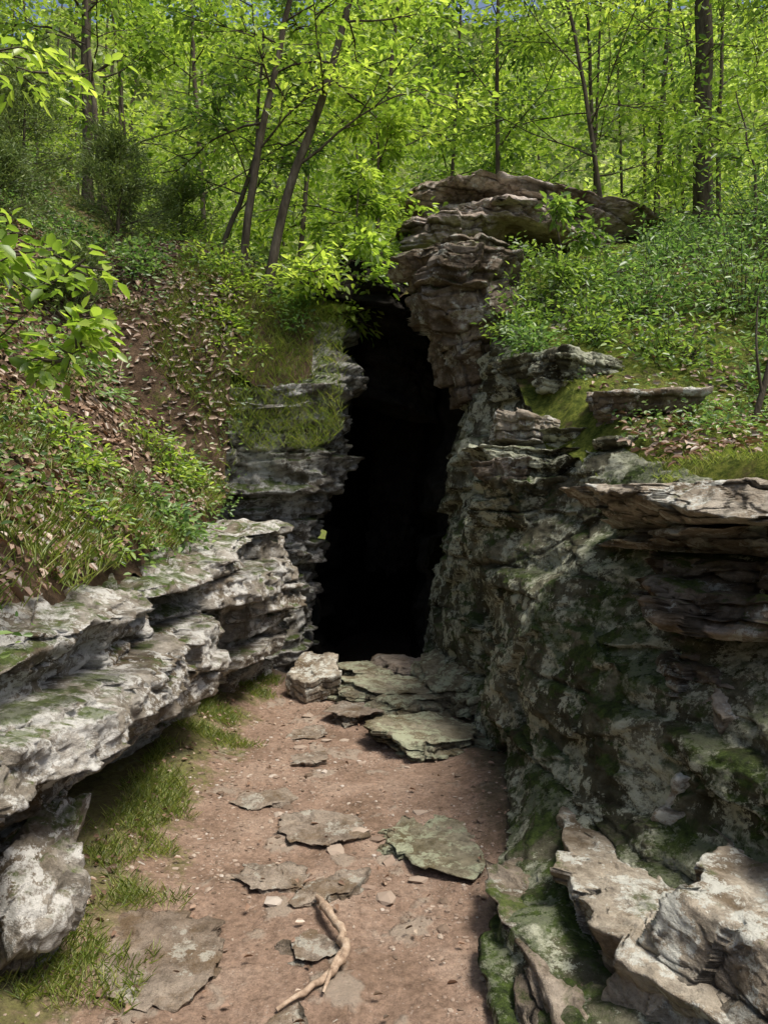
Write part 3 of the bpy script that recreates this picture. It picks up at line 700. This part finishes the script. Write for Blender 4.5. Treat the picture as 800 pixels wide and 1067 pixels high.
scatter('grass_tufts', 20000, (-2.6, -1.4), (1.3, 7.3), 406, M_grass, 'grass', .10, dens=lambda x, y: np.clip(1.8*vn(x*2.6, y*2.6, 0, 48)+.35, 0, 1))
scatter('grass_tufts', 34000, (-1.4, -.8), (1.6, 6.8), 407, M_grass, 'grass', .055, hf=path_z, dens=lambda x, y: np.clip(1.8*vn(x*5, y*5, 0, 49)+.65-1.6*sstep(-1.15, -.85, x), 0, 1))
scatter('grass_tufts', 18000, (-2.2, -.4), (7.0, 8.6), 408, M_grass, 'grass', .085, dens=lambda x, y: .6+.7*vn(x*3, y*3, 0, 50))
scatter('grass_tufts', 22000, (1.3, 4.5), (3.4, 8), 409, M_grass, 'grass', .04, dens=lambda x, y: np.clip(.5+vn(x*2, y*2, 0, 51), 0, 1), yp=1.5)
A = Acc(); rg = np.random.RandomState(17)
for i in range(70):
    x, y = rg.uniform(-5, -1.5), rg.uniform(2, 8); a = rg.uniform(0, 6.28); L = rg.uniform(.15, .6)
    pts = []
    for j in range(5):
        px_, py_ = x+math.cos(a)*L*j/4, y+math.sin(a)*L*j/4; a += rg.uniform(-.2, .2); pts.append((px_, py_, hz(px_, py_)+.1+rg.uniform(0, .02)))
    A.add(*tube(np.array(pts), np.linspace(.006, .002, 5), 4), 0)
A.obj('fallen_twigs', [M_wood])

A = Acc()
sp = resample([(-.27, 3.02, .03), (-.25, 2.95, .05), (-.17, 2.79, .045), (-.135, 2.64, .04), (-.17, 2.52, .03), (-.25, 2.44, .03), (-.35, 2.35, .02)], 26)
rg = np.random.RandomState(3); rad = np.interp(np.linspace(0, 1, 26), [0, .1, .45, .6, 1], [.008, .015, .019, .017, .006])*(1+rg.uniform(-.2, .2, 26))
A.add(*tube(sp+rg.normal(0, .004, (26, 3)), rad, 10), 0)
A.add(*tube(resample([(-.15, 2.62, .04), (-.17, 2.56, .05), (-.19, 2.47, .03), (-.2, 2.43, .02)], 8), np.linspace(.012, .005, 8), 8), 0)
A.obj('fallen_branch', [M_wood])
A = Acc()
A.add(*tube(resample([(.52, 3.25, .05), (.50, 3.0, .10), (.46, 2.7, .09), (.43, 2.5, .06)], 12), np.linspace(.008, .005, 12), 6), 0)
A.obj('fallen_twig', [M_wood])
A = Acc()
A.add(*tube(resample([(2.15, 4.5, 1.85), (2.3, 4.5, 2.3), (2.42, 4.5, 2.8), (2.45, 4.5, 3.4)], 10), np.linspace(.022, .012, 10), 8), 0)
A.add(*tube(resample([(2.3, 4.5, 2.3), (2.22, 4.45, 2.6), (2.25, 4.45, 2.9)], 6), np.linspace(.010, .004, 6), 6), 0)
A.obj('dead_sapling', [M_bark])

# ------------------------------------------------------------------ light, sky, camera
el = math.radians(64); S = Vector((.75, -.50, 0)).normalized()*math.cos(el); S.z = math.sin(el)
w = bpy.data.worlds.new('World'); scene.world = w; w.use_nodes = True
nt = w.node_tree; bg = nt.nodes['Background']; sky = nt.nodes.new('ShaderNodeTexSky'); sky.sky_type = 'NISHITA'
sky.sun_disc = False; sky.sun_elevation = el; sky.sun_rotation = math.atan2(S.x, S.y); sky.dust_density = 4.0
nt.links.new(sky.outputs[0], bg.inputs[0]); bg.inputs[1].default_value = .15
sd = bpy.data.lights.new('sun', 'SUN'); sd.energy = 4.7; sd.angle = math.radians(18); sd.color = (1, .95, .86)
so = bpy.data.objects.new('sun', sd); so.rotation_euler = S.to_track_quat('Z', 'Y').to_euler(); scene.collection.objects.link(so)
cd = bpy.data.cameras.new('camera'); cam = bpy.data.objects.new('camera', cd); scene.collection.objects.link(cam)
cam.location = (0, 0, 1.6); cam.rotation_euler = (math.radians(90), 0, 0)
cd.sensor_fit = 'VERTICAL'; cd.sensor_height = 36; cd.lens = 26; cd.clip_end = 1500; cd.clip_start = .05
scene.camera = cam
scene.view_settings.view_transform = 'Standard'; scene.view_settings.look = 'None'; scene.view_settings.exposure = 0
